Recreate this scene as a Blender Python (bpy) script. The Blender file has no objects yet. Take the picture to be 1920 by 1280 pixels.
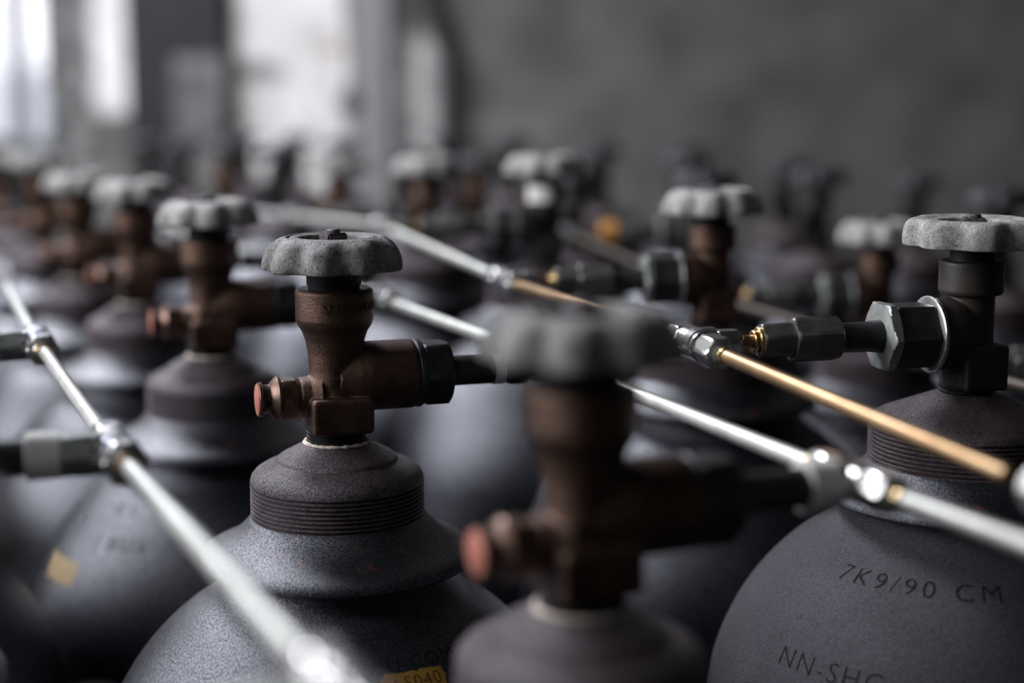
import bpy, bmesh, math, random
from mathutils import Vector, Matrix
random.seed(4)
PI = math.pi
scene = bpy.context.scene
COL = scene.collection

# ------------------------------------------------------------------ camera
F_PX = 3000.0                      # focal length in pixels of the 1920 px wide frame
PITCH = math.atan(480 / F_PX)
CZ = 1.50                          # camera height above the floor
cam = bpy.data.cameras.new('camera')
cam.sensor_width = 36.0
cam.lens = F_PX / 1920 * 36.0
cam.clip_start = 0.02
cam.clip_end = 60
cam.dof.use_dof = True
cam.dof.focus_distance = 0.716
cam.dof.aperture_fstop = 3.0
camo = bpy.data.objects.new('camera', cam)
camo.location = (0, 0, CZ)
camo.rotation_euler = (PI / 2 - PITCH, 0, 0)
COL.objects.link(camo)
scene.camera = camo

# ------------------------------------------------------------------ light
w = bpy.data.worlds.new('sky')
scene.world = w
w.use_nodes = True
bg = w.node_tree.nodes['Background']
bg.inputs['Color'].default_value = (0.86, 0.88, 1.0, 1)
bg.inputs['Strength'].default_value = 1.2

def area(name, loc, target, sx, sy, power, col):
    l = bpy.data.lights.new(name, 'AREA')
    l.shape = 'RECTANGLE'
    l.size, l.size_y, l.energy, l.color = sx, sy, power, col
    o = bpy.data.objects.new(name, l)
    o.location = loc
    o.rotation_euler = (Vector(target) - Vector(loc)).to_track_quat('-Z', 'Y').to_euler()
    COL.objects.link(o)
    return o
SKY = (-1.42, 2.35, 3.12)           # skylight in the roof, up to the left and behind the valves
area('skylight_daylight', SKY, (SKY[0], SKY[1], 0), 0.9, 1.1, 118, (0.96, 0.96, 1.0))
WIN = (-2.06, 0.55, 2.15)           # tall window in the left wall
area('left_window_daylight', WIN, (WIN[0] + 1, WIN[1] + 0.10, WIN[2] - 0.25), 1.6, 1.2, 66, (0.98, 0.975, 1.0))
FRONT_FILL = (-0.75, -0.55, 3.12)        # added overhead fill lamp for the front sides, no skylight known there
area('front_fill_light', FRONT_FILL, (FRONT_FILL[0], FRONT_FILL[1], 0), 0.7, 0.7, 2.5, (0.98, 0.975, 1.0))
scene.view_settings.view_transform = 'Standard'
scene.view_settings.look = 'None'
scene.view_settings.gamma = 1.0
scene.view_settings.use_curve_mapping = False
scene.view_settings.exposure = -0.12
scene.cycles.use_denoising = True

# ------------------------------------------------------------------ materials
def ramp(nt, src, stops):
    r = nt.nodes.new('ShaderNodeValToRGB')
    els = r.color_ramp.elements
    while len(els) < len(stops):
        els.new(0.5)
    for e, (p, c) in zip(els, stops):
        e.position = p
        e.color = (*c, 1) if len(c) == 3 else c
    nt.links.new(src, r.inputs[0])
    return r.outputs['Color']

def noise(nt, vec, scale, detail=4, rough=0.6, dim='3D'):
    n = nt.nodes.new('ShaderNodeTexNoise')
    n.inputs['Scale'].default_value = scale
    n.inputs['Detail'].default_value = detail
    n.inputs['Roughness'].default_value = rough
    nt.links.new(vec, n.inputs['Vector'])
    return n.outputs['Fac']

def mix(nt, fac, a, b):
    m = nt.nodes.new('ShaderNodeMix')
    m.data_type = 'RGBA'
    for s, v in ((m.inputs[0], fac), (m.inputs[6], a), (m.inputs[7], b)):
        if hasattr(v, 'is_output'):
            nt.links.new(v, s)
        elif isinstance(v, (tuple, list)):
            s.default_value = (*v, 1)
        else:
            s.default_value = v
    return m.outputs[2]

def new_mat(name, metallic=0.0, rough=0.5, spec=0.5):
    m = bpy.data.materials.new(name)
    m.use_nodes = True
    nt = m.node_tree
    b = nt.nodes['Principled BSDF']
    b.inputs['Metallic'].default_value = metallic
    b.inputs['Roughness'].default_value = rough
    b.inputs['Specular IOR Level'].default_value = spec
    b.inputs['Specular Tint'].default_value = (0.84, 0.87, 1.0, 1)
    tc = nt.nodes.new('ShaderNodeTexCoord')
    return m, nt, b, tc.outputs['Object']

def bump(nt, b, height, strength, dist):
    bp = nt.nodes.new('ShaderNodeBump')
    bp.inputs['Strength'].default_value = strength
    bp.inputs['Distance'].default_value = dist
    nt.links.new(height, bp.inputs['Height'])
    nt.links.new(bp.outputs['Normal'], b.inputs['Normal'])

def mottled(name, c0, c1, scale, metallic=0.0, rough=0.5, bscale=800, bstr=0.3, bdist=0.0003,
            speck=None, speck_scale=260, speck_at=0.66, spec=0.5, rough_var=0.0, grain=0.0, ior=1.5):
    m, nt, b, v = new_mat(name, metallic, rough, spec)
    b.inputs['IOR'].default_value = ior
    col = ramp(nt, noise(nt, v, scale), [(0.32, c0), (0.68, c1)])
    if speck:
        f = ramp(nt, noise(nt, v, speck_scale, 3), [(speck_at, (0, 0, 0)), (speck_at + 0.05, (1, 1, 1))])
        col = mix(nt, f, col, speck)
    if grain:
        gr = ramp(nt, noise(nt, v, 1500, 2, 0.5), [(0.34, (1 - grain,) * 3), (0.66, (1 + grain,) * 3)])
        mm = nt.nodes.new('ShaderNodeVectorMath'); mm.operation = 'MULTIPLY'
        nt.links.new(col, mm.inputs[0]); nt.links.new(gr, mm.inputs[1])
        col = mm.outputs[0]
        sp = ramp(nt, noise(nt, v, 1300, 2, 0.5), [(0.36, (spec * (1 - grain * 1.6),) * 3), (0.64, (min(1.0, spec * (1 + grain)),) * 3)])
        nt.links.new(sp, b.inputs['Specular IOR Level'])
    nt.links.new(col, b.inputs['Base Color'])
    if rough_var:
        r = ramp(nt, noise(nt, v, scale * 1.7), [(0.3, (rough - rough_var,) * 3), (0.7, (rough + rough_var,) * 3)])
        nt.links.new(r, b.inputs['Roughness'])
    if bstr:
        bump(nt, b, noise(nt, v, bscale, 5, 0.7), bstr, bdist)
    return m

M = {}
M['cast'] = mottled('cast_aluminium', (0.15, 0.15, 0.142), (0.36, 0.36, 0.345), 130, 0.25, 0.5, 1000, 1.0, 0.0012,
                    speck=(0.05, 0.048, 0.038), speck_scale=500, speck_at=0.60, grain=0.35)
M['cast_pale'] = mottled('pale_cast_aluminium', (0.26, 0.26, 0.25), (0.54, 0.54, 0.525), 160, 0.25, 0.5, 1000, 1.0, 0.0012,
                    speck=(0.16, 0.155, 0.13), speck_scale=700, speck_at=0.62, grain=0.3)
M['cast_dark'] = mottled('blackened_cast_iron', (0.015, 0.015, 0.016), (0.04, 0.04, 0.04), 150, 0.1, 0.6, 900, 0.5, 0.0005)
M['bronze'] = mottled('brown_valve_brass', (0.058, 0.034, 0.023), (0.135, 0.081, 0.056), 70, 0.75, 0.36, 1000, 0.6, 0.0006,
                      speck=(0.02, 0.012, 0.009), speck_scale=300, speck_at=0.66, rough_var=0.08, grain=0.15)
M['black_brass'] = mottled('blackened_valve_brass', (0.012, 0.012, 0.012), (0.036, 0.033, 0.030), 90, 0.3, 0.5, 900, 0.3, 0.0004)
M['grey_brass'] = mottled('grey_brown_valve_brass', (0.022, 0.021, 0.020), (0.060, 0.050, 0.040), 50, 0.35, 0.48, 900, 0.28, 0.0004)
M['nut_brown'] = mottled('worn_brown_brass', (0.09, 0.05, 0.035), (0.20, 0.12, 0.085), 150, 0.6, 0.35, 800, 0.2, 0.0003)
M['copper'] = mottled('copper_disc', (0.42, 0.14, 0.10), (0.60, 0.25, 0.19), 200, 0.3, 0.5, 800, 0.2, 0.0003)
M['black'] = mottled('black_steel', (0.005, 0.005, 0.005), (0.012, 0.012, 0.012), 90, 0.0, 0.6, 700, 0.2, 0.0003, spec=0.3)
M['dark_steel'] = mottled('dark_pipe_steel', (0.024, 0.025, 0.025), (0.055, 0.056, 0.055), 120, 0.3, 0.45, 700, 0.25, 0.0003)
M['grey_steel'] = mottled('grey_galvanised_steel', (0.22, 0.235, 0.225), (0.38, 0.40, 0.385), 130, 0.55, 0.45, 700, 0.2, 0.0003)
M['bright_steel'] = mottled('bright_steel', (0.62, 0.62, 0.60), (0.80, 0.80, 0.78), 110, 0.95, 0.22, 700, 0.1, 0.0002)
M['tube_steel'] = mottled('pale_steel_tube', (0.46, 0.47, 0.44), (0.60, 0.61, 0.58), 60, 0.70, 0.45, 700, 0.05, 0.0002)
M['tube_brass'] = mottled('brass_tube', (0.29, 0.18, 0.09), (0.41, 0.285, 0.16), 45, 0.85, 0.38, 700, 0.05, 0.0002)
M['tube_dull'] = mottled('dull_brown_tube', (0.045, 0.033, 0.025), (0.08, 0.06, 0.045), 45, 0.4, 0.5, 700, 0.05, 0.0002)
M['brass'] = mottled('yellow_brass', (0.60, 0.42, 0.18), (0.78, 0.58, 0.30), 90, 0.95, 0.25, 700, 0.1, 0.0002)
M['mid_steel'] = mottled('worn_grey_steel', (0.11, 0.11, 0.108), (0.19, 0.19, 0.186), 130, 0.45, 0.32, 700, 0.15, 0.0002)
M['orange'] = mottled('orange_brass', (0.62, 0.29, 0.06), (0.75, 0.38, 0.10), 90, 0.2, 0.4, 700, 0.1, 0.0002)
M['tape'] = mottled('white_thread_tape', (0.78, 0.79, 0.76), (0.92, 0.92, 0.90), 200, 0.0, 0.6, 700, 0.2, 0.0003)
M['sealant'] = mottled('cream_thread_sealant', (0.50, 0.40, 0.30), (0.90, 0.85, 0.76), 240, 0.0, 0.7, 600, 0.5, 0.0005)
M['shell'] = mottled('dark_cylinder_paint', (0.004, 0.004, 0.006), (0.009, 0.009, 0.013), 30, 0.0, 0.285, 1000, 1.0, 0.0003, spec=0.62, ior=1.9,
                     speck=(0.008, 0.007, 0.008), speck_scale=260, speck_at=0.66, rough_var=0.02, grain=0.45)
M['shell_grey'] = mottled('grey_cylinder_paint', (0.028, 0.028, 0.033), (0.042, 0.042, 0.050), 40, 0.0, 0.50, 1100, 0.9, 0.0005,
                     speck=(0.014, 0.013, 0.014), speck_scale=190, speck_at=0.66, grain=0.35)
M['collar'] = mottled('chipped_collar_paint', (0.006, 0.007, 0.009), (0.014, 0.015, 0.019), 60, 0.0, 0.30, 1000, 1.0, 0.00032, spec=0.60, ior=1.9,
                     speck=(0.09, 0.024, 0.010), speck_scale=170, speck_at=0.62, rough_var=0.02, grain=0.45)
M['neck'] = mottled('rusty_purple_neck', (0.028, 0.0165, 0.017), (0.078, 0.050, 0.052), 80, 0.1, 0.42, 1100, 1.0, 0.0006, spec=0.6, ior=1.75,
                     speck=(0.12, 0.03, 0.02), speck_scale=110, speck_at=0.72, grain=0.5)
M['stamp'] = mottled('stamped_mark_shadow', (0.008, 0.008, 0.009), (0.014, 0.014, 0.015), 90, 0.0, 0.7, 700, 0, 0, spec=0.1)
M['label'] = mottled('yellow_paint_label', (0.38, 0.19, 0.03), (0.58, 0.33, 0.06), 120, 0.0, 0.6, 700, 0.2, 0.0003)
M['label_pale'] = mottled('worn_cream_label', (0.20, 0.13, 0.05), (0.38, 0.28, 0.13), 150, 0.0, 0.6, 700, 0.2, 0.0003)
M['label_red'] = mottled('red_orange_label', (0.55, 0.16, 0.07), (0.68, 0.24, 0.12), 120, 0.0, 0.6, 700, 0.2, 0.0003)
M['frame'] = mottled('grey_window_frame', (0.09, 0.10, 0.115), (0.15, 0.16, 0.18), 12, 0.0, 0.5, 200, 0.1, 0.0005)
M['pipe_green'] = mottled('dark_green_pipe', (0.015, 0.024, 0.022), (0.035, 0.048, 0.045), 20, 0.0, 0.5, 200, 0.1, 0.0005)
M['pipe_dark'] = mottled('dark_grey_pipe', (0.03, 0.03, 0.03), (0.055, 0.055, 0.055), 20, 0.0, 0.55, 200, 0.1, 0.0005)
M['concrete'] = mottled('grey_concrete', (0.035, 0.035, 0.035), (0.06, 0.06, 0.059), 4, 0.0, 0.9, 60, 0.3, 0.004)
M['pilaster'] = mottled('dark_grey_render', (0.016, 0.016, 0.016), (0.032, 0.032, 0.0315), 9, 0.0, 0.9, 90, 0.3, 0.003)
M['worn_render'] = mottled('worn_grey_render', (0.07, 0.07, 0.07), (0.20, 0.20, 0.198), 14, 0.0, 0.9, 90, 0.3, 0.003)
M['floor'] = mottled('dark_concrete_floor', (0.05, 0.05, 0.05), (0.09, 0.09, 0.088), 5, 0.0, 0.8, 60, 0.3, 0.004)
g, nt, b, v = new_mat('window_glass', 0, 0.05)
tr = nt.nodes.new('ShaderNodeBsdfTransparent')
ms = nt.nodes.new('ShaderNodeMixShader')
ms.inputs[0].default_value = 0.08
nt.links.new(tr.outputs[0], ms.inputs[1])
gl = nt.nodes.new('ShaderNodeBsdfGlossy')
gl.inputs['Roughness'].default_value = 0.05
nt.links.new(gl.outputs[0], ms.inputs[2])
nt.links.new(ms.outputs[0], nt.nodes['Material Output'].inputs['Surface'])
M['glass'] = g

YW = 3.6                            # the back wall
def wx(px):                         # wall x of a picture column
    return (px - 960) / F_PX * (YW * 0.99)
def wz(py):                         # wall z of a picture row
    v_ = -(py - 640) / F_PX
    c, s = math.cos(PITCH), math.sin(PITCH)
    return CZ + (-s + v_ * c) / (c + v_ * s) * YW

def wall_material():
    m, nt, b, v = new_mat('peeling_plaster', 0, 0.9, 0.2)
    nv = nt.nodes.new('ShaderNodeTexNoise')
    nv.inputs['Scale'].default_value = 16
    nv.inputs['Detail'].default_value = 5
    nt.links.new(v, nv.inputs['Vector'])
    sub = nt.nodes.new('ShaderNodeVectorMath'); sub.operation = 'SUBTRACT'
    nt.links.new(nv.outputs['Color'], sub.inputs[0]); sub.inputs[1].default_value = (.5, .5, .5)
    sc = nt.nodes.new('ShaderNodeVectorMath'); sc.operation = 'SCALE'
    nt.links.new(sub.outputs[0], sc.inputs[0]); sc.inputs['Scale'].default_value = 0.06
    ad = nt.nodes.new('ShaderNodeVectorMath'); ad.operation = 'ADD'
    nt.links.new(v, ad.inputs[0]); nt.links.new(sc.outputs[0], ad.inputs[1])
    sep = nt.nodes.new('ShaderNodeSeparateXYZ'); nt.links.new(ad.outputs[0], sep.inputs[0])
    def mr(src, a, c):
        n = nt.nodes.new('ShaderNodeMapRange'); n.interpolation_type = 'SMOOTHSTEP'
        n.inputs[1].default_value = a; n.inputs[2].default_value = c
        nt.links.new(src, n.inputs[0]); return n.outputs[0]
    def mul(a, c):
        n = nt.nodes.new('ShaderNodeMath'); n.operation = 'MULTIPLY'
        nt.links.new(a, n.inputs[0]); nt.links.new(c, n.inputs[1]); return n.outputs[0]
    def box(px0, px1, z0, z1, s=0.012):
        x0, x1 = wx(px0), wx(px1)
        f = mul(mr(sep.outputs['X'], x0 - s, x0 + s), mr(sep.outputs['X'], x1 + s, x1 - s))
        return mul(f, mul(mr(sep.outputs['Z'], z0 - s, z0 + s), mr(sep.outputs['Z'], z1 + s, z1 - s)))
    col = ramp(nt, noise(nt, v, 7, 6), [(0.30, (0.085, 0.085, 0.083)), (0.62, (0.155, 0.155, 0.151))])
    grey = ramp(nt, noise(nt, v, 22, 5), [(0.38, (0.05, 0.05, 0.05)), (0.64, (0.26, 0.26, 0.26))])
    white = ramp(nt, noise(nt, v, 14, 5), [(0.30, (0.50, 0.50, 0.495)), (0.58, (0.78, 0.78, 0.775))])
    col = mix(nt, box(60, 178, 0, 4), col, grey)
    col = mix(nt, box(178, 250, wz(212), 4), col, white)
    col = mix(nt, box(335, 446, 0, wz(105)), col, grey)
    col = mix(nt, box(436, 652, 0.3, 4), col, white)
    col = mix(nt, box(430, 530, wz(146), wz(120), 0.02), col, (0.11, 0.11, 0.11))
    col = mix(nt, box(608, 636, wz(102), wz(76), 0.014), col, (0.42, 0.27, 0.19))
    col = mix(nt, box(652, 742, 0, 4), col, (0.25, 0.25, 0.255))
    col = mix(nt, box(756, 812, wz(300), wz(70), 0.03), col, white)
    col = mix(nt, box(860, 1035, wz(258), wz(215), 0.02), col, (0.19, 0.19, 0.187))
    nt.links.new(col, b.inputs['Base Color'])
    bump(nt, b, noise(nt, v, 60, 5), 0.3, 0.004)
    return m
M['plaster'] = wall_material()

# ------------------------------------------------------------------ geometry helpers (millimetres)
def axis(o, d, up=(0, 0, 1)):
    z = Vector(d).normalized()
    u = Vector(up)
    if abs(z.dot(u)) > 0.95:
        u = Vector((1, 0, 0))
    x = u.cross(z).normalized()
    y = z.cross(x)
    m = Matrix((x, y, z)).transposed().to_4x4()
    m.translation = Vector(o)
    return m
I4 = Matrix.Identity(4)

def lathe(bm, prof, n=64, mat=I4, rot=0.0):
    rings = []
    for r, z in prof:
        if r <= 1e-6:
            rings.append([bm.verts.new(mat @ Vector((0, 0, z)))])
        else:
            rings.append([bm.verts.new(mat @ Vector((r * math.cos(rot + 2 * PI * k / n), r * math.sin(rot + 2 * PI * k / n), z))) for k in range(n)])
    for a, c in zip(rings, rings[1:]):
        if len(a) == 1 and len(c) == 1:
            continue
        for k in range(n):
            k2 = (k + 1) % n
            if len(a) == 1:
                bm.faces.new((a[0], c[k], c[k2]))
            elif len(c) == 1:
                bm.faces.new((a[k], a[k2], c[0]))
            else:
                bm.faces.new((a[k], a[k2], c[k2], c[k]))
    return bm

def rod(bm, r, a, c, n=48, ch=0.4, mat=I4):            # a solid round bar from a to c along the axis
    return lathe(bm, [(0, a), (r - ch, a), (r, a + ch), (r, c - ch), (r - ch, c), (0, c)], n, mat)

def hexa(bm, r, a, c, mat=I4, ch=None, rot=0.0):       # a hexagon nut with turned corners
    ch = ch or r * 0.10
    n = 48
    def rad(t, k):                                     # hexagon radius at this angle, cut by a cone of radius k
        q = (t % (PI / 3)) - PI / 6
        return min(r * math.cos(PI / 6) / math.cos(q), k)
    rings = []
    ends = [(a, r * 0.875), (a + ch * 0.55, r * 0.945), (a + ch, r), (c - ch, r), (c - ch * 0.55, r * 0.945), (c, r * 0.875)]
    for z, k in ends:
        rings.append([bm.verts.new(mat @ Vector((rad(2 * PI * i / n, k) * math.cos(rot + 2 * PI * i / n),
                                                 rad(2 * PI * i / n, k) * math.sin(rot + 2 * PI * i / n), z))) for i in range(n)])
    for p, q in zip(rings, rings[1:]):
        for i in range(n):
            j = (i + 1) % n
            bm.faces.new((p[i], p[j], q[j], q[i]))
    bm.faces.new(rings[0][::-1]); bm.faces.new(rings[-1])
    return bm

def box(bm, x0, x1, y0, y1, z0, z1, mat=I4):
    vs = [bm.verts.new(mat @ Vector((x, y, z))) for x in (x0, x1) for y in (y0, y1) for z in (z0, z1)]
    for f in ((0, 1, 3, 2), (4, 6, 7, 5), (0, 4, 5, 1), (2, 3, 7, 6), (0, 2, 6, 4), (1, 5, 7, 3)):
        bm.faces.new([vs[i] for i in f])
    return vs

def threads(r, depth, z_top, z_bot, pitch):            # a screw thread drawn as closely spaced grooves
    out, z = [], z_top
    while z - pitch >= z_bot - 1e-6:
        out += [(r, z), (r, z - pitch * 0.34), (r - depth, z - pitch * 0.60), (r - depth, z - pitch * 0.74)]
        z -= pitch
    return out + [(r, z)]

def mesh_of(name, bm, mat, angle=35, mm=True):
    if mm:
        bm.transform(Matrix.Scale(0.001, 4))
    bmesh.ops.recalc_face_normals(bm, faces=bm.faces)
    me = bpy.data.meshes.new(name)
    bm.to_mesh(me)
    bm.free()
    for m in (mat if isinstance(mat, list) else [mat]):
        me.materials.append(m)
    me.polygons.foreach_set('use_smooth', [True] * len(me.polygons))
    me.set_sharp_from_angle(angle=math.radians(angle))
    return me

def cast(me, voxel, it):                               # melt overlapping shapes into one cast surface
    o = bpy.data.objects.new('tmp', me)
    COL.objects.link(o)
    r = o.modifiers.new('r', 'REMESH'); r.mode = 'VOXEL'; r.voxel_size = voxel; r.use_smooth_shade = True
    s = o.modifiers.new('s', 'SMOOTH'); s.factor = 0.5; s.iterations = it
    dg = bpy.context.evaluated_depsgraph_get()
    out = bpy.data.meshes.new_from_object(o.evaluated_get(dg))
    name = me.name
    bpy.data.objects.remove(o)
    bpy.data.meshes.remove(me)
    out.name = name
    out.polygons.foreach_set('use_smooth', [True] * len(out.polygons))
    return out

def obj(name, me, parent=None, loc=(0, 0, 0), label=None):
    o = bpy.data.objects.new(name, me)
    o.location = loc
    COL.objects.link(o)
    if parent:
        o.parent = parent
    if label:
        o['label'] = label
    return o

def tag(o, label, cat, group=None):
    o['label'] = label; o['category'] = cat
    if group:
        o['group'] = group
    return o

def struct(name, bm, mat, parent=None):
    o = obj(name, mesh_of(name, bm, mat, mm=False), parent)
    if parent is None:
        o['kind'] = 'structure'
    return o

# ------------------------------------------------------------------ the room
X0, X1, Y0, Y1, H, T = -2.1, 2.6, -1.6, YW, 3.2, 0.12
bm = bmesh.new(); box(bm, X0 - T, X1 + T, Y0 - T, Y1 + T, -0.1, 0); struct('floor', bm, M['floor'])
bm = bmesh.new()
sx0, sx1, sy0, sy1 = SKY[0] - .58, SKY[0] + .58, SKY[1] - .75, SKY[1] + .75
fx0, fx1, fy0, fy1 = FRONT_FILL[0] - .4, FRONT_FILL[0] + .4, FRONT_FILL[1] - .4, FRONT_FILL[1] + .4
ym = 0.6
for a in ((X0 - T, sx0, ym, Y1 + T), (sx1, X1 + T, ym, Y1 + T), (sx0, sx1, ym, sy0), (sx0, sx1, sy1, Y1 + T),
          (X0 - T, fx0, Y0 - T, ym), (fx1, X1 + T, Y0 - T, ym), (fx0, fx1, Y0 - T, fy0), (fx0, fx1, fy1, ym)):
    box(bm, *a, H, H + 0.1)
struct('ceiling', bm, M['concrete'])
bm = bmesh.new()
for k in range(4):
    x = sx0 + (sx1 - sx0) * k / 3
    box(bm, x - .015, x + .015, sy0, sy1, H + .02, H + .07)
for y in (sy0 + .015, sy1 - .015):
    box(bm, sx0, sx1, y - .015, y + .015, H + .02, H + .07)
win2 = struct('window_2', bm, M['frame'])
bm = bmesh.new(); box(bm, sx0, sx1, sy0, sy1, H + .042, H + .048); obj('pane', mesh_of('pane', bm, M['glass'], mm=False), win2)
bm = bmesh.new()
ly0, ly1, lz0, lz1 = WIN[1] - 1.05, WIN[1] + 1.05, WIN[2] - .7, WIN[2] + .7
for a in ((Y0 - T, ly0, 0, H), (ly1, Y1 + T, 0, H), (ly0, ly1, 0, lz0), (ly0, ly1, lz1, H)):
    box(bm, X0 - T, X0, *a)
struct('wall_left', bm, M['concrete'])
bm = bmesh.new()
for k in range(5):
    y = ly0 + .02 + (ly1 - ly0 - .04) * k / 4
    box(bm, X0 - .09, X0 - .03, y - .02, y + .02, lz0, lz1)
for k in range(4):
    z = lz0 + .02 + (lz1 - lz0 - .04) * k / 3
    box(bm, X0 - .085, X0 - .035, ly0, ly1, z - .02, z + .02)
win3 = struct('window_3', bm, M['frame'])
bm = bmesh.new(); box(bm, X0 - .063, X0 - .057, ly0, ly1, lz0, lz1); obj('pane', mesh_of('pane', bm, M['glass'], mm=False), win3)
bm = bmesh.new()
for x in (fx0 + .015, (fx0 + fx1) / 2, fx1 - .015):
    box(bm, x - .015, x + .015, fy0, fy1, H + .02, H + .07)
for y in (fy0 + .015, fy1 - .015):
    box(bm, fx0, fx1, y - .015, y + .015, H + .02, H + .07)
fill_frame = struct('fill_opening', bm, M['frame'])  # frame of an unseen roof opening, added only to go with the front fill lamp
bm = bmesh.new(); box(bm, fx0, fx1, fy0, fy1, H + .042, H + .048); obj('pane', mesh_of('pane', bm, M['glass'], mm=False), fill_frame)
bm = bmesh.new(); box(bm, X1, X1 + T, Y0 - T, Y1 + T, 0, H); struct('wall_right', bm, M['concrete'])
bm = bmesh.new(); box(bm, X0, X1, Y0 - T, Y0, 0, H); struct('wall_front', bm, M['concrete'])
bm = bmesh.new()
ox0, ox1, oz0, oz1 = wx(-330), wx(92), wz(285), 2.6
for a in ((X0, ox0, 0, H), (ox1, X1, 0, H), (ox0, ox1, 0, oz0), (ox0, ox1, oz1, H)):
    box(bm, a[0], a[1], Y1, Y1 + T, a[2], a[3])
struct('wall_back', bm, M['plaster'])
bm = bmesh.new()
for p0, p1 in ((-330, -312), (-215, -200), (-98, -84), (18, 40), (82, 100)):
    box(bm, wx(p0), wx(p1), Y1 + .02, Y1 + .07, oz0, oz1)
box(bm, ox0, ox1, Y1 + .02, Y1 + .07, oz0, oz0 + .025)
box(bm, ox0, ox1, Y1 + .02, Y1 + .07, oz1 - .03, oz1)
win1 = struct('window_1', bm, M['frame'])
bm = bmesh.new(); box(bm, ox0, ox1, Y1 + .043, Y1 + .049, oz0, oz1); obj('pane', mesh_of('pane', bm, M['glass'], mm=False), win1)
bm = bmesh.new(); box(bm, wx(250), wx(428), Y1 - .05, Y1, 0, H)
struct('trim_1', bm, M['pilaster'])
bm = bmesh.new(); box(bm, wx(338), wx(432), Y1 - .062, Y1 - .05, 0, wz(108))
struct('trim_2', bm, M['worn_render'])
# things on the back wall
def wall_pipe(name, pts, r, mat, label):
    bm = bmesh.new()
    for a, c in zip(pts, pts[1:]):
        d = Vector(c) - Vector(a)
        m = axis(a, d)
        lathe(bm, [(0, -r * .5), (r * .8, -r * .4), (r, 0), (r, d.length), (r * .8, d.length + r * .4), (0, d.length + r * .5)], 24, m)
    o = obj(name, mesh_of(name, bm, mat, mm=False))
    return tag(o, label, 'pipe')
yp = Y1 - .04
wall_pipe('wall_pipe', [(wx(740), yp, 0.02), (wx(740), yp, H - .02)], .010, M['pipe_green'],
          'thin dark green vertical pipe on the back wall beside the white strip')
wall_pipe('wall_pipe', [(wx(836), yp, 0.03), (wx(836), yp, wz(95)), (wx(790), yp, wz(-40)), (wx(790), yp, H - .03)], .017, M['pipe_dark'],
          'thick dark grey conduit with a slanting bend on the back wall')
bm = bmesh.new()
yh = Y1 - .22
zt = wz(190)
hx = (658 - 960) / F_PX * yh
lathe(bm, [(0, .036), (.006, .034), (.012, .024), (.026, .004), (.026, -.004), (.012, -.022), (.005, -.034), (0, -.036)], 24, axis((hx, yh, zt), (0, 0, 1)))
pend = bpy.data.objects.new('hanging_plumb', None); pend.location = (hx, yh, zt); COL.objects.link(pend)
tag(pend, 'dark diamond-shaped weight hanging on a wire in front of the white plaster', 'hanging weight')
bm.transform(Matrix.Translation((-hx, -yh, -zt)))
obj('weight', mesh_of('weight', bm, M['pipe_dark'], mm=False), pend)
bm = bmesh.new(); rod(bm, .0025, .03, H - zt, 10, .0002); obj('wire', mesh_of('wire', bm, M['pipe_dark'], mm=False), pend)

# ------------------------------------------------------------------ cylinder parts (origin = underside of the handwheel, +x = outlet)
def wheel_mesh(name, mat, R=32.5, lobes=9, n=180, h=15.2, boxy=False):
    k = R / 32.5
    prof = [(11, 2.5, 0), (14, 3, 0), (24, 3, .2), (27.5, 2.2, .7), (29.8, .4, 1), (31.2, 0, 1), (32.2, .5, 1), (32.5, 2.0, 1), (32.1, 4.5, 1),
            (31.1, 7.2, .95), (29.6, 9.8, .85), (27.6, 12.0, .65), (25.2, 13.7, .4), (23.2, 14.6, .15), (21.8, 14.9, .03), (21.1, 14.6, 0), (20.7, 13.6, 0), (20.0, 13.6, 0),
            (19.5, 14.6, 0), (18.2, 14.9, 0), (16.2, 14.6, 0), (15.2, 13.4, 0), (14.6, 8, 0), (6, 7.6, 0), (6, 2.5, 0), (11, 2.5, 0)]
    if boxy:
        prof = [(11, 2.5, 0), (14, 3, 0), (24, 3, .2), (27.5, 2.2, .7), (29.8, .4, 1), (31.2, 0, 1), (32.2, .5, 1), (32.5, 2.0, 1), (32.4, 6, 1),
                (32.0, 9.5, 1), (31.2, 12.2, .95), (29.6, 14.2, .8), (27.6, 15.0, .5), (25.5, 15.2, .3), (22, 15.1, .05), (20.7, 14.6, 0), (20.0, 14.2, 0),
                (18.2, 14.2, 0), (16.2, 14.0, 0), (15.2, 13.0, 0), (14.6, 8, 0), (6, 7.6, 0), (6, 2.5, 0), (11, 2.5, 0)]
    bm = bmesh.new()
    rings = []
    for r, z, wgt in prof:
        ring = []
        for i in range(n):
            t = 2 * PI * i / n
            dip = (0.5 - 0.5 * math.cos(lobes * t)) ** 1.5
            rr = k * (r - wgt * 3.7 * dip)
            ring.append(bm.verts.new((rr * math.cos(t), rr * math.sin(t), z * h / 15.2)))
        rings.append(ring)
    for a, c in zip(rings, rings[1:]):
        for i in range(n):
            j = (i + 1) % n
            bm.faces.new((a[i], a[j], c[j], c[i]))
    bmesh.ops.remove_doubles(bm, verts=bm.verts, dist=1e-4)
    return mesh_of(name, bm, mat, 50)

WHEEL = {'cast': wheel_mesh('handwheel', M['cast']), 'pale': wheel_mesh('handwheel', M['cast_pale'], 31),
         'edge': wheel_mesh('handwheel', M['cast_pale'], 31.2, 8, h=12.4, boxy=True), 'dark': wheel_mesh('handwheel', M['cast_dark'], 29)}
bm = bmesh.new(); box(bm, -5, 5, -5, 5, 2, 16.6); bmesh.ops.bevel(bm, geom=bm.edges[:], offset=.8, segments=2, affect='EDGES')
rod(bm, 3.2, 15, 18.2, 20, .7); SPINDLE = mesh_of('spindle_nut', bm, M['neck'])

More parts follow.
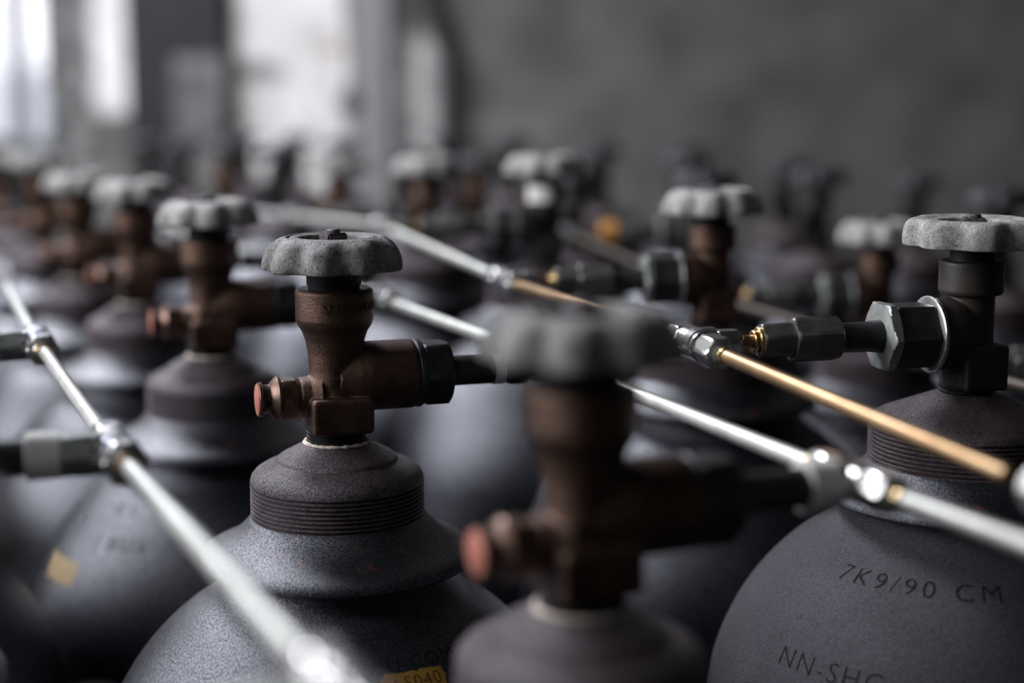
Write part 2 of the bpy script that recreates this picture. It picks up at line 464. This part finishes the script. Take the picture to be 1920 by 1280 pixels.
def rbox(bm, x0, x1, y0, y1, z0, z1, off):   # a block with rounded edges
    b2 = bmesh.new()
    box(b2, x0, x1, y0, y1, z0, z1)
    bmesh.ops.recalc_face_normals(b2, faces=b2.faces)
    bmesh.ops.bevel(b2, geom=b2.edges[:], offset=off, segments=4, profile=0.5, affect='EDGES')
    t = bpy.data.meshes.new('t'); b2.to_mesh(t); b2.free()
    bm.from_mesh(t); bpy.data.meshes.remove(t)

def valve_round(mat):              # the squat valve of the left rows
    bm = bmesh.new()
    lathe(bm, [(0, -8.5), (16.3, -8.5), (17.7, -9.8), (17.7, -22.5), (16.9, -25), (15, -28), (13.6, -32), (12.5, -38), (11.9, -46), (12.2, -54), (13.5, -60), (13.5, -73), (0, -73)], 72)
    mx = axis((0, 0, -49.8), (1, 0, 0))
    lathe(bm, [(0, 0), (13, 0), (15.4, 9), (16, 14), (16, 35), (14.6, 37.5), (0, 37.5)], 64, mx)
    mc = axis((0, 0, -58.2), (-1, 0, 0))
    lathe(bm, [(0, 0), (12.5, 8), (9.8, 12.5), (9.2, 17), (0, 17)], 48, mc)
    rbox(bm, -14, 14.5, -17, 13, -73.8, -57.2, 2.2)
    return cast(mesh_of('valve_body', bm, mat), 0.0005, 3)

def valve_slim(mat):               # the slimmer valve of the right rows
    bm = bmesh.new()
    lathe(bm, [(0, -6.5), (13.7, -6.5), (14.4, -7.2), (14.4, -20), (13.6, -21.6), (10.9, -22), (10.8, -23), (10.8, -40), (11.6, -55), (11.6, -64), (0, -64)], 72)
    mx = axis((0, 0, -39.5), (1, 0, 0))
    lathe(bm, [(0, 0), (13, 0), (16, 8), (16.4, 12), (16.4, 19), (0, 19)], 64, mx)
    rbox(bm, -13, 8, -12, 14, -64.5, -44, 1.6)
    return cast(mesh_of('valve_body', bm, mat), 0.0005, 3)

VR = {'bronze': valve_round(M['bronze'])}
VS = {'grey': valve_slim(M['grey_brass'])}
def recolour(me, mat):
    c = me.copy(); c.materials[0] = mat; return c
VS['bronze'] = recolour(VS['grey'], M['bronze'])
VS['black'] = recolour(VS['grey'], M['black_brass'])
VR['black'] = recolour(VR['bronze'], M['black_brass'])

bm = bmesh.new(); lathe(bm, [(0, 3), (12.2, 3), (12.4, 2), (12.4, -6.6), (11.6, -8), (11.6, -9.5), (0, -9.5)], 48); PACK_R = mesh_of('packing_nut', bm, M['black'])
bm = bmesh.new(); lathe(bm, [(0, 3), (9.8, 3), (10, 2), (10, -7.5), (0, -7.5)], 48); PACK_S = mesh_of('packing_nut', bm, M['black'])
mc = axis((0, 0, -58.2), (-1, 0, 0))
bm = bmesh.new()
lathe(bm, [(0, 16)] + [(r, -z) for r, z in threads(8.8, .5, -16, -19, 1.0)] + [(0, 19)], 40, mc)
hexa(bm, 10.2, 18.6, 26, mc, .9)
lathe(bm, [(0, 26), (10.1, 26), (10.3, 27.2), (9.2, 28.6), (7.0, 30.6), (6.6, 32.4), (7.0, 33.6), (7.9, 34.1), (7.9, 35.6), (7.6, 35.9), (0, 35.9)], 48, mc)
PLUG = mesh_of('relief_plug', bm, M['nut_brown'])
bm = bmesh.new(); lathe(bm, [(0, 35.7), (7.2, 35.7), (7.2, 36.2), (6.8, 36.4), (0, 36.4)], 40, mc); DISC = mesh_of('plug_disc', bm, M['copper'])
bm = bmesh.new(); rod(bm, 1.7, 4.5, 7.0, 20, .2, axis((-31.4, 0, -58.2), (-0.15, -0.95, -0.1))); VENT = mesh_of('vent_hole', bm, M['black'])

def spud(z0, z1, r):
    bm = bmesh.new()
    lathe(bm, [(0, z0)] + threads(r, .7, z0, z1, 1.8) + [(0, z1)], 64)
    return mesh_of('threaded_spud', bm, M['black'])
SPUD_R, SPUD_S = spud(-72.5, -81, 13.8), spud(-63.5, -70, 12.4)

def seal_ring(z, r, seed, t=1.0):
    rnd = random.Random(seed)
    bm = bmesh.new()
    n, m = 96, 8
    amp = [rnd.uniform(.55, 1.25) for _ in range(n)]
    rings = []
    for i in range(n):
        a = 2 * PI * i / n
        q = t * (amp[i] + amp[(i + 1) % n]) / 2
        rings.append([bm.verts.new(((r + q * math.cos(2 * PI * k / m)) * math.cos(a), (r + q * math.cos(2 * PI * k / m)) * math.sin(a), z + q * .8 * math.sin(2 * PI * k / m))) for k in range(m)])
    for i in range(n):
        for k in range(m):
            bm.faces.new((rings[i][k], rings[(i + 1) % n][k], rings[(i + 1) % n][(k + 1) % m], rings[i][(k + 1) % m]))
    return mesh_of('sealant_ring', bm, M['sealant'])
SEAL_R, SEAL_S = seal_ring(-79.6, 14.3, 1, 1.25), seal_ring(-67.6, 12.8, 2, .9)

def collar_round():                # threaded neck and flared collar, heights from the wheel
    neck = bmesh.new()
    lathe(neck, [(0, -79.3), (13.6, -79.3), (16, -80.3), (25.5, -85.2), (27.3, -86.6), (27.9, -88.0), (33.5, -90.0), (37.2, -92.2), (39.3, -94.6), (40, -97.2)]
          + threads(40.0, 1.4, -97.4, -113.4, 2.0) + [(40, -114.2), (38, -114.8), (0, -114.8)], 128)
    col = bmesh.new()
    lathe(col, [(0, -113), (39, -113), (40.2, -113.8), (41.6, -115.6), (45, -119.2), (49, -122.6), (54, -125.6), (59.5, -128), (62.5, -129.6), (63.6, -131.4), (63.6, -133.6), (62.4, -134.8), (52, -135), (0, -135)], 128)
    return mesh_of('neck_ring', neck, M['neck'], 28), mesh_of('collar', col, M['collar'])
def collar_cone():
    neck = bmesh.new()
    lathe(neck, [(0, -66.6), (12.4, -66.6), (15, -67.4), (39.5, -77.4), (42.4, -79.4), (43.2, -81.6)]
          + threads(43.2, 1.4, -82, -98, 2.0) + [(43.2, -99), (41, -99.6), (0, -99.6)], 128)
    col = bmesh.new()
    lathe(col, [(0, -98), (42.4, -98), (43.6, -98.8), (47, -102), (51, -105), (56, -107.6), (61, -109.6), (63.6, -111), (64.6, -112.6), (64.6, -114), (63.4, -115), (52, -115.2), (0, -115.2)], 128)
    return mesh_of('neck_ring', neck, M['neck'], 28), mesh_of('collar', col, M['collar'])
NECK_R, COLLAR_R = collar_round()
NECK_S, COLLAR_S = collar_cone()
RS = 116.0                         # cylinder radius
DOME_R, DOME_S = 249.0, 227.0      # dome centre below the wheel

def shell_mesh(zc, mat):           # zc = dome centre above the floor in mm; origin on the floor
    prof = [(0, zc + 118), (49, zc + 118), (50, zc + 112), (52.5, zc + 107.5), (56, zc + 103.6)]
    for k in range(1, 23):
        a = math.acos(56 / RS) * (1 - k / 22)
        prof.append((RS * math.cos(a), zc + RS * math.sin(a)))
    prof += [(RS, zc * .5), (RS, 26), (RS - 4, 10), (RS - 14, 0), (0, 0)]
    bm = bmesh.new(); lathe(bm, prof, 96)
    return mesh_of('shell', bm, mat)

# ------------------------------------------------------------------ lettering
def text_mesh(txt, size, extrude=0.0, spacing=1.0):
    cu = bpy.data.curves.new('t', 'FONT')
    cu.body, cu.size, cu.extrude, cu.align_x, cu.align_y = txt, size, extrude, 'CENTER', 'CENTER'
    cu.space_character = spacing
    cu.resolution_u = 3
    if not extrude:
        cu.offset = -0.016 * size
    o = bpy.data.objects.new('t', cu); COL.objects.link(o)
    dg = bpy.context.evaluated_depsgraph_get()
    me = bpy.data.meshes.new_from_object(o.evaluated_get(dg))
    bpy.data.objects.remove(o); bpy.data.curves.remove(cu)
    return me

def ray(px, py):
    x, v_ = (px - 960) / F_PX, -(py - 640) / F_PX
    c, s = math.cos(PITCH), math.sin(PITCH)
    return Vector((x, c + v_ * s, -s + v_ * c)).normalized()

def dome_hit(px, py, cen):         # longitude and latitude on a dome (mm) where a ray from the camera meets it
    d = ray(px, py); o = Vector((0, 0, CZ * 1000)) - cen
    b_ = d.dot(o); q = b_ * b_ - (o.dot(o) - RS * RS)
    p = o + d * (-b_ - math.sqrt(max(q, 0)))
    return math.atan2(p.y, p.x), math.asin(max(-1, min(1, p.z / RS)))

def on_dome(me, lon, lat, zc, rot, off):   # wraps a flat mesh (mm) onto the dome in the cylinder's own frame
    for v_ in me.vertices:
        la = lat + v_.co.y / RS
        lo = lon - rot + v_.co.x / (RS * math.cos(lat))
        r = RS + off + v_.co.z
        v_.co = Vector((r * math.cos(la) * math.cos(lo), r * math.cos(la) * math.sin(lo), zc + r * math.sin(la))) * 0.001
    return me

def flat_patch(w_, h_, seed):      # a worn label outline
    rnd = random.Random(seed)
    bm = bmesh.new()
    nx, ny = 14, 6
    g_ = [[bm.verts.new((w_ * (i / nx - .5) + (rnd.uniform(-.8, .8) if i in (0, nx) else 0),
                         h_ * (j / ny - .5) + (rnd.uniform(-.8, .8) if j in (0, ny) else 0), 0)) for j in range(ny + 1)] for i in range(nx + 1)]
    for i in range(nx):
        for j in range(ny):
            bm.faces.new((g_[i][j], g_[i + 1][j], g_[i + 1][j + 1], g_[i][j + 1]))
    me = bpy.data.meshes.new('paint_label'); bm.to_mesh(me); bm.free()
    return me

# ------------------------------------------------------------------ building a cylinder
GROUP = 'gas cylinders standing in close rows'
def cylinder(x, y, zw, kind, label, phi=0.0, valve='bronze', wheel='cast', shell='shell', plug=True, spin=0.0, seal=True):
    """x, y, zw in mm from the camera; zw = underside of the handwheel"""
    root = bpy.data.objects.new('gas_cylinder', None)
    root.location = (x / 1000, y / 1000, 0)
    root.rotation_euler = (0, 0, phi)
    root.empty_display_size = .05
    COL.objects.link(root)
    tag(root, label, 'gas cylinder', GROUP)
    z = CZ + zw / 1000
    rnd_ = kind == 'round'
    zc = z * 1000 - (DOME_R if rnd_ else DOME_S)
    obj('shell', shell_mesh(zc, M[shell]), root)
    obj('collar', COLLAR_R if rnd_ else COLLAR_S, root, (0, 0, z))
    obj('neck_ring', NECK_R if rnd_ else NECK_S, root, (0, 0, z))
    obj('threaded_spud', SPUD_R if rnd_ else SPUD_S, root, (0, 0, z))
    if seal:
        obj('sealant_ring', SEAL_R if rnd_ else SEAL_S, root, (0, 0, z))
    obj('valve_body', (VR if rnd_ else VS)[valve], root, (0, 0, z))
    obj('packing_nut', PACK_R if rnd_ else PACK_S, root, (0, 0, z))
    hw = obj('handwheel', WHEEL[wheel], root, (0, 0, z))
    hw.rotation_euler = (0, 0, spin - phi)
    sn = obj('spindle_nut', SPINDLE, hw)
    if wheel == 'edge':
        sn.location.z = -.004
    if rnd_ and plug:
        pl = obj('relief_plug', PLUG, root, (0, 0, z))
        obj('plug_disc', DISC, pl); obj('vent_hole', VENT, pl)
    root_info = dict(root=root, x=x, y=y, zw=zw, kind=kind, phi=phi, zc=zc, z=z)
    return root_info

def stamp(ci, name, txt, px, py, size, spacing=1.0, mat='stamp', tilt=0.0, off=0.12):
    me = text_mesh(txt, size, 0, spacing)
    if tilt:
        me.transform(Matrix.Rotation(tilt, 4, 'Z'))
    lon, lat = dome_hit(px, py, Vector((ci['x'], ci['y'], ci['zc'])))
    on_dome(me, lon, lat, ci['zc'], ci['phi'], off)
    me.materials.clear(); me.materials.append(M[mat])
    return obj(name, me, ci['root'])

def paint(ci, px, py, w_, h_, mat, seed, label):
    me = flat_patch(w_, h_, seed)
    lon, lat = dome_hit(px, py, Vector((ci['x'], ci['y'], ci['zc'])))
    on_dome(me, lon, lat, ci['zc'], ci['phi'], .1)
    me.materials.append(M[mat])
    me.polygons.foreach_set('use_smooth', [True] * len(me.polygons))
    return obj('paint_label', me, ci['root'], label=label)

R18 = math.radians(18)
C = {}
# the left row: sharp brown valve and its neighbours
C['A'] = cylinder(-80.7, 720.2, -82, 'round', 'rusty gas cylinder with the sharply focused brown valve and lobed grey handwheel', R18, spin=math.radians(-83.6 + 7.6 + 20))
C['B'] = cylinder(21.9, 487.5, -83, 'round', 'nearest gas cylinder, its large blurred grey handwheel in the middle foreground', math.radians(24), spin=math.radians(-92 + 14 + 20))
C['D'] = cylinder(-183.4, 965.1, -83, 'round', 'gas cylinder behind the sharp brown valve, bluish stamped dome with worn yellow label', R18, wheel='pale', spin=math.radians(-75))
C['E'] = cylinder(-286, 1216, -85, 'round', 'blurred gas cylinder behind the stamped bluish dome, fourth from the front in its row', R18, wheel='pale', spin=math.radians(-60))
row = ['fifth', 'sixth', 'seventh', 'eighth', 'ninth']
for k in range(5):
    i = k + 3
    C['A%d' % i] = cylinder(-80.7 - 102.5 * i + random.uniform(-6, 6), 720 + 243 * i + random.uniform(-6, 6), -91 + random.uniform(-6, 6), 'round',
                            '%s blurred gas cylinder from the front in the left row of brown valves' % row[k], R18,
                            valve=['bronze', 'bronze', 'black', 'bronze', 'black'][k], wheel=['pale', 'cast', 'cast', 'dark', 'cast'][k], spin=random.uniform(0, 2))
# the row of the large grey handwheel at the right edge (outlets to the left)
LEFT = PI
C['C'] = cylinder(207, 716.5, -71, 'slim', 'dark grey gas cylinder at the right edge with stamped dome and sharp pale handwheel', LEFT + math.radians(14), 'grey', 'edge', 'shell_grey', spin=math.radians(-90 - 6))
C['F'] = cylinder(120.6, 961.3, -76, 'slim', 'gas cylinder with a blurred whitish handwheel and brown valve, behind the long brass tube', LEFT + math.radians(6), 'bronze', 'pale', spin=math.radians(-100))
C['G'] = cylinder(24.9, 1210.9, -66, 'slim', 'tall gas cylinder with black valve and two bright handwheel lobes, right of centre', LEFT, 'black', 'pale', 'shell', spin=math.radians(-70))
C['H'] = cylinder(-77.1, 1452.1, -78, 'slim', 'gas cylinder with blurred pale handwheel, up right of the sharp lobed handwheel', LEFT, 'bronze', 'pale', spin=.4)
row = ['fifth', 'sixth', 'seventh', 'eighth']
for k in range(4):
    C['C%d' % (k + 4)] = cylinder(-180 - 103 * k + random.uniform(-5, 5), 1689 + 242 * k, -92 + random.uniform(-6, 6), 'slim',
                                  '%s blurred gas cylinder back in the row that starts at the right-edge handwheel' % row[k], LEFT, ['bronze', 'black', 'bronze', 'black'][k], ['cast', 'dark', 'dark', 'dark'][k], spin=random.uniform(0, 2))
# the third row
C['J0'] = cylinder(367, 906, -118, 'slim', 'low gas cylinder mostly hidden behind the right-edge cylinder', LEFT, 'grey', 'pale', spin=.2)
C['J'] = cylinder(264.5, 1147.9, -111, 'slim', 'gas cylinder with a blurred pale bluish handwheel just left of the right-edge handwheel', LEFT, 'bronze', 'pale', spin=.5)
row = ['first', 'second', 'third', 'fourth']
for k in range(4):
    C['J%d' % (k + 1)] = cylinder(168 - 103 * k, 1396 + 242 * k, [-88, -98, -95, -98][k], 'slim',
                                  '%s dark gas cylinder back in the row of the pale bluish handwheel' % row[k], LEFT, ['grey', 'black', 'bronze', 'grey'][k], 'dark', spin=random.uniform(0, 2))
# the back rows against the wall
back = [(410, 1345, -100, 'far right'), (303, 1588, -96, 'second from the right'), (200, 1830, -92, 'third from the right'), (113, 2057, -88, 'fourth from the right'), (0, 2312, -86, 'leftmost')]
for x, y, z, t in back:
    cylinder(x, y, z, 'slim', 'dark-topped gas cylinder, %s in the blurred row before the wall' % t, LEFT, 'black', 'dark', spin=random.uniform(0, 2))
for x, y, z, t in [(448, 1778, -112, 'right one'), (345, 2020, -106, 'middle one'), (242, 2262, -98, 'left one')]:
    cylinder(x, y, z, 'slim', 'dark blurred gas cylinder by the grey wall, %s of the hindmost three' % t, LEFT, 'black', 'dark', spin=random.uniform(0, 2))
for x, y, z, wh, t in [(-600, 2650, -98, 'dark', 'under the dark grey pilaster'), (-355, 2650, -95, 'dark', 'before the middle of the white plaster'),
                       (-255, 2425, -95, 'dark', 'before the right end of the white plaster'), (-112, 2650, -96, 'dark', 'at the foot of the thin green pipe'),
                       (-475, 2890, -98, 'dark', 'right of the pilaster and hindmost of all')]:
    cylinder(x, y, z, 'slim', 'small dark blurred gas cylinder far back, %s' % t, LEFT, 'black', wh, spin=random.uniform(0, 2))
# the row off the left edge, whose outlets reach into the picture
PL = math.radians(12)
C['L0'] = cylinder(-111, 253, -82, 'round', 'gas cylinder feeding the nearest blurred tee at bottom left', math.radians(45), spin=.3)
C['L1'] = cylinder(-250, 555, -84, 'round', 'gas cylinder off the left edge behind the pale coupling', PL, spin=.8)
C['L2'] = cylinder(-353, 797, -83, 'round', 'gas cylinder off the left edge feeding the small sharp tee', PL, spin=.1)

# lettering
stamp(C['C'], 'stamped_lettering', '7K9/90 CM', 1715, 1103, 12.5, 1.28)
stamp(C['C'], 'stamped_lettering', 'NN-SHG-', 1558, 1263, 12.5, 1.2)
stamp(C['A'], 'stamped_lettering', '9U-COM', 782, 1240, 9.5, 1.1)
paint(C['A'], 782, 1284, 29, 13, 'label', 3, 'orange yellow painted label patch')
stamp(C['A'], 'label_lettering', 'LS040', 785, 1277, 8.5, 1.1, off=.2)
stamp(C['D'], 'stamped_lettering', 'I BUS', 222, 1022, 13, 1.3, tilt=.06)
stamp(C['D'], 'stamped_lettering', 'B L', 238, 956, 11, 1.2)
paint(C['D'], 112, 1066, 36, 14, 'label_pale', 5, 'worn cream yellow label patch')
paint(C['E'], 8, 704, 26, 16, 'label_red', 7, 'red orange paint patch')

def raised(ci, txt, size, start_deg, zrel, R, vertical=False):
    me = text_mesh(txt, size, .35, 1.05)
    xs = [v_.co.x for v_ in me.vertices]
    if vertical:
        me.transform(Matrix.Rotation(PI / 2, 4, 'Z'))
        base = 0
    else:
        base = min(xs)
    for v_ in me.vertices:
        a = math.radians(start_deg) - ci['phi'] + (v_.co.x - base) / R
        r = R + v_.co.z
        v_.co = Vector((r * math.cos(a), r * math.sin(a), zrel + v_.co.y)) * .001
    me.materials.clear(); me.materials.append(M['bronze'])
    return obj('raised_lettering', me, ci['root'], (0, 0, ci['z']))
raised(C['A'], 'SHERWOOD', 6.0, -101, -16.2, 17.75)
raised(C['A'], '6S/EA', 5.0, -79, -47, 12.0, True)

# white patch put on the black valve's collar in place of a bright glint
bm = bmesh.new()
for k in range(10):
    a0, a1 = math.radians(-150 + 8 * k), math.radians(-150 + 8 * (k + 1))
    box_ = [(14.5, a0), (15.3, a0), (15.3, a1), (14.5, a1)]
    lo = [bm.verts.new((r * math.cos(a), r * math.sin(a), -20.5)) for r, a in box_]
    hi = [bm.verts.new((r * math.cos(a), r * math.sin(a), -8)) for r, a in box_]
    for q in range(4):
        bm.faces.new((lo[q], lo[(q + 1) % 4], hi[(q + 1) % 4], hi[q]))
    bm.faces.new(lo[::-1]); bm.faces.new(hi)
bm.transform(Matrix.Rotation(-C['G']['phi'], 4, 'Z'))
obj('collar_glint', mesh_of('collar_glint', bm, M['tape']), C['G']['root'], (0, 0, C['G']['z']), 'white band standing in for a glint on the valve collar')

# ------------------------------------------------------------------ manifolds
def point(ci, u, dz=None):         # world mm of a point u along the outlet
    z = CZ * 1000 + ci['zw'] - (49.8 if ci['kind'] == 'round' else 39.5)
    return Vector((ci['x'] + u * math.cos(ci['phi']), ci['y'] + u * math.sin(ci['phi']), z))

def manifold(name, label):
    o = bpy.data.objects.new(name, None); COL.objects.link(o)
    tag(o, label, 'gas pipe', 'gas manifold lines between the cylinder rows')
    return o

def part(name, bm, mat, parent, label=None):
    return obj(name, mesh_of(name, bm, mat), parent, tuple(-parent.location), label)

def tee(man, p, back, front, branch, steel='bright_steel', r=7.6, ferrule='brass'):
    """p centre, back/front unit directions along the line, branch towards the valve"""
    bm = bmesh.new()
    mb, mf, mr = axis(p, back), axis(p, front), axis(p, branch)
    lathe(bm, [(0, -6), (r * .92, -6), (r * .92, 7), (r * .7, 8), (r * .7, 12), (0, 12)], 40, mb)
    lathe(bm, [(0, -6), (r * .92, -6), (r * .92, 7), (r * .7, 8), (r * .7, 12), (0, 12)], 40, mf)
    lathe(bm, [(0, -2), (r * .92, -2), (r * .92, 8), (r * .7, 9), (r * .7, 12), (0, 12)], 40, mr)
    t = part('tee_fitting', bm, M[steel], man)
    for d in (mb, mf):
        b2 = bmesh.new()
        hexa(b2, r, 10, 21, d, .9)
        rod(b2, r * .62, 21, 23.5, 32, .4, d)
        n_ = obj('compression_nut', mesh_of('compression_nut', b2, M[steel]), t)
        b3 = bmesh.new(); rod(b3, r * .52, 23, 26, 32, .4, d)
        obj('ferrule', mesh_of('ferrule', b3, M[ferrule]), t)
    return t

def tube(man, a, c, mat, r=3.15, cut=22):
    d = (c - a); L = d.length
    bm = bmesh.new(); rod(bm, r, cut, L - cut, 32, .2, axis(a, d))
    return part('tube', bm, M[mat], man)

def link_round(man, ci, tp, tape=True, style=0):       # union nut, nipple, tape, hexagon reducer from a squat valve to the tee
    p0 = point(ci, 0); d = tp - p0; L = d.length; m = axis(p0, d)
    bm = bmesh.new()
    lathe(bm, [(0, 36.5), (15, 36.5), (15.8, 37.3), (15.8, 39), (15, 40), (0, 40)], 48, m)
    hexa(bm, 16, 39.5, 53, m, 1.6)
    part('union_nut', bm, M['dark_steel'], man)
    e = L - 34
    if style == 2:
        e = L - 19
    if style == 1:
        e = L - 30
    bm = bmesh.new(); rod(bm, 7.0, 50, e + 3, 48, .3, m); part('nipple', bm, M['dark_steel'], man)
    bm = bmesh.new()
    if style == 0:
        lathe(bm, [(0, e - 1)] + [(r_, -z_) for r_, z_ in threads(7.5, .45, -(e - 1), -(e + 5.4), 1.3)] + [(0, e + 5.4)], 48, m)
        part('thread_tape', bm, M['tape'], man, 'white thread tape')
        bm = bmesh.new(); hexa(bm, 8.4, e + 6, e + 16, m, .8); rod(bm, 5.6, e + 15, e + 19, 32, .3, m)
        part('reducer', bm, M['dark_steel'], man)
        bm = bmesh.new(); hexa(bm, 8.0, e + 18.5, L - 8, m, .8); part('branch_nut', bm, M['dark_steel'], man)
    else:
        lathe(bm, [(0, e - 2), (8.6, e - 2), (9, e - 1.4), (8.6, e + 10.5), (0, e + 10.5)], 48, m)
        part('coupling', bm, M['tape'], man, 'whitish coupling sleeve')
        if style == 1:
            bm = bmesh.new(); hexa(bm, 8.6, e + 10, L - 8, m, .9); part('branch_nut', bm, M['grey_steel'], man)

def link_slim(man, ci, tp, hot='brass'):               # collar nut, pipe, hexagon coupling and brass stub
    p0 = point(ci, 0); d = tp - p0; L = d.length; m = axis(p0, d)
    s = (L - 16) / 106.0
    bm = bmesh.new(); lathe(bm, [(0, 18.6), (16.4, 18.6), (17.3, 19.2), (17.3, 20.6), (16.4, 21.2), (0, 21.2)], 64, m); part('chrome_ring', bm, M['bright_steel'], man)
    bm = bmesh.new(); hexa(bm, 15.8, 21, 37.3 * s, m, 1.2); part('union_body', bm, M['dark_steel'], man)
    bm = bmesh.new(); hexa(bm, 16.8, 36.8 * s, 41 * s, m, .8); part('union_nut', bm, M['grey_steel'], man)
    bm = bmesh.new(); lathe(bm, [(0, 40 * s), (7.6, 40 * s), (7.2, 43 * s), (6.8, 46 * s), (6.6, 61 * s), (0, 61 * s)], 48, m); part('nipple', bm, M['dark_steel'], man)
    bm = bmesh.new(); hexa(bm, 10.6, 60 * s, 80 * s, m, 1.3, .32); part('hex_coupling', bm, M['mid_steel'], man)
    bm = bmesh.new(); hexa(bm, 8.2 if hot == 'brass' else 11, 79.5 * s, 93.5 * s, m, 1.0, .32); part('hex_reducer', bm, M['mid_steel' if hot == 'brass' else hot], man)
    bm = bmesh.new(); rod(bm, 6.2, 93 * s, 95 * s, 40, .4, m); rod(bm, 4.9, 95 * s, 97 * s, 40, .4, m); part('ferrule', bm, M['brass'], man)
    bm = bmesh.new(); rod(bm, 2.8, 94 * s, 106 * s, 32, .2, m); part('stub_tube', bm, M['tube_brass'], man)
    bm = bmesh.new(); rod(bm, 4.6, 102 * s, 104 * s, 32, .3, m); part('ferrule', bm, M['brass'], man)
    bm = bmesh.new(); hexa(bm, 6.4, 103.5 * s, L - 9, m, .8); part('branch_nut', bm, M['bright_steel'], man)

def line(name, label, cyls, us, kind, tubes, ends, steel='bright_steel', styles=None, hots=None, r=7.6):
    man = manifold(name, label)
    pts = [point(C[k], u) for k, u in zip(cyls, us)]
    man.location = pts[0] * .001
    chain = [ends[0]] + pts + [ends[1]]
    for i, p in enumerate(pts):
        b_ = (chain[i + 2] - p).normalized(); f_ = (chain[i] - p).normalized()
        br = (point(C[cyls[i]], 0) - p).normalized()
        tee(man, p, b_, f_, br, steel, r)
        if kind == 'round':
            link_round(man, C[cyls[i]], p, style=(styles or {}).get(i, 0))
        else:
            link_slim(man, C[cyls[i]], p, (hots or {}).get(i, 'brass'))
    for i in range(len(chain) - 1):
        tube(man, chain[i], chain[i + 1], tubes[min(i, len(tubes) - 1)])
    return man
V = Vector
line('gas_manifold', 'pale steel gas tube line running between the sharp brown valve and the long brass tube', ['B', 'A', 'D', 'E', 'A3'], [103, 110, 107, 107, 107], 'round',
     ['tube_steel'], (V((212, 345, CZ * 1000 - 137)), point(C['A4'], 107)), styles={0: 2})
m2 = line('gas_manifold', 'gas tube line with the long brass tube and bright nuts ending at the right edge', ['C', 'F', 'G', 'H'], [131, 124, 122, 122], 'slim',
     ['tube_brass', 'tube_brass', 'tube_steel'], (V((168, 480, CZ * 1000 - 125)), point(C['C4'], 122)))
line('gas_manifold', 'cream steel gas tube line slanting across the lower left corner', ['L0', 'L1', 'L2'], [106, 106, 110], 'round',
     ['tube_steel'], (V((60, 130, CZ * 1000 - 133)), V((-347, 1087, CZ * 1000 - 133))), styles={0: 1, 1: 1, 2: 1}, r=8.8)
line('gas_manifold', 'blurred brown gas tube line far right behind the right-edge cylinder', ['J0', 'J', 'J1', 'J2'], [122, 122, 118, 122], 'slim',
     ['tube_dull'], (V((350, 664, CZ * 1000 - 162)), point(C['J3'], 122)), steel='dark_steel', hots={2: 'orange'})
# the end fitting of the brass tube
p = V((168, 480, CZ * 1000 - 125)); d = (point(C['C'], 122) - p).normalized()
bm = bmesh.new(); mm_ = axis(p, d)
hexa(bm, 8.2, -3, 10, mm_, 1.0); rod(bm, 7.2, -22, -2, 40, .6, mm_)
part('end_fitting', bm, M['tube_steel'], m2)
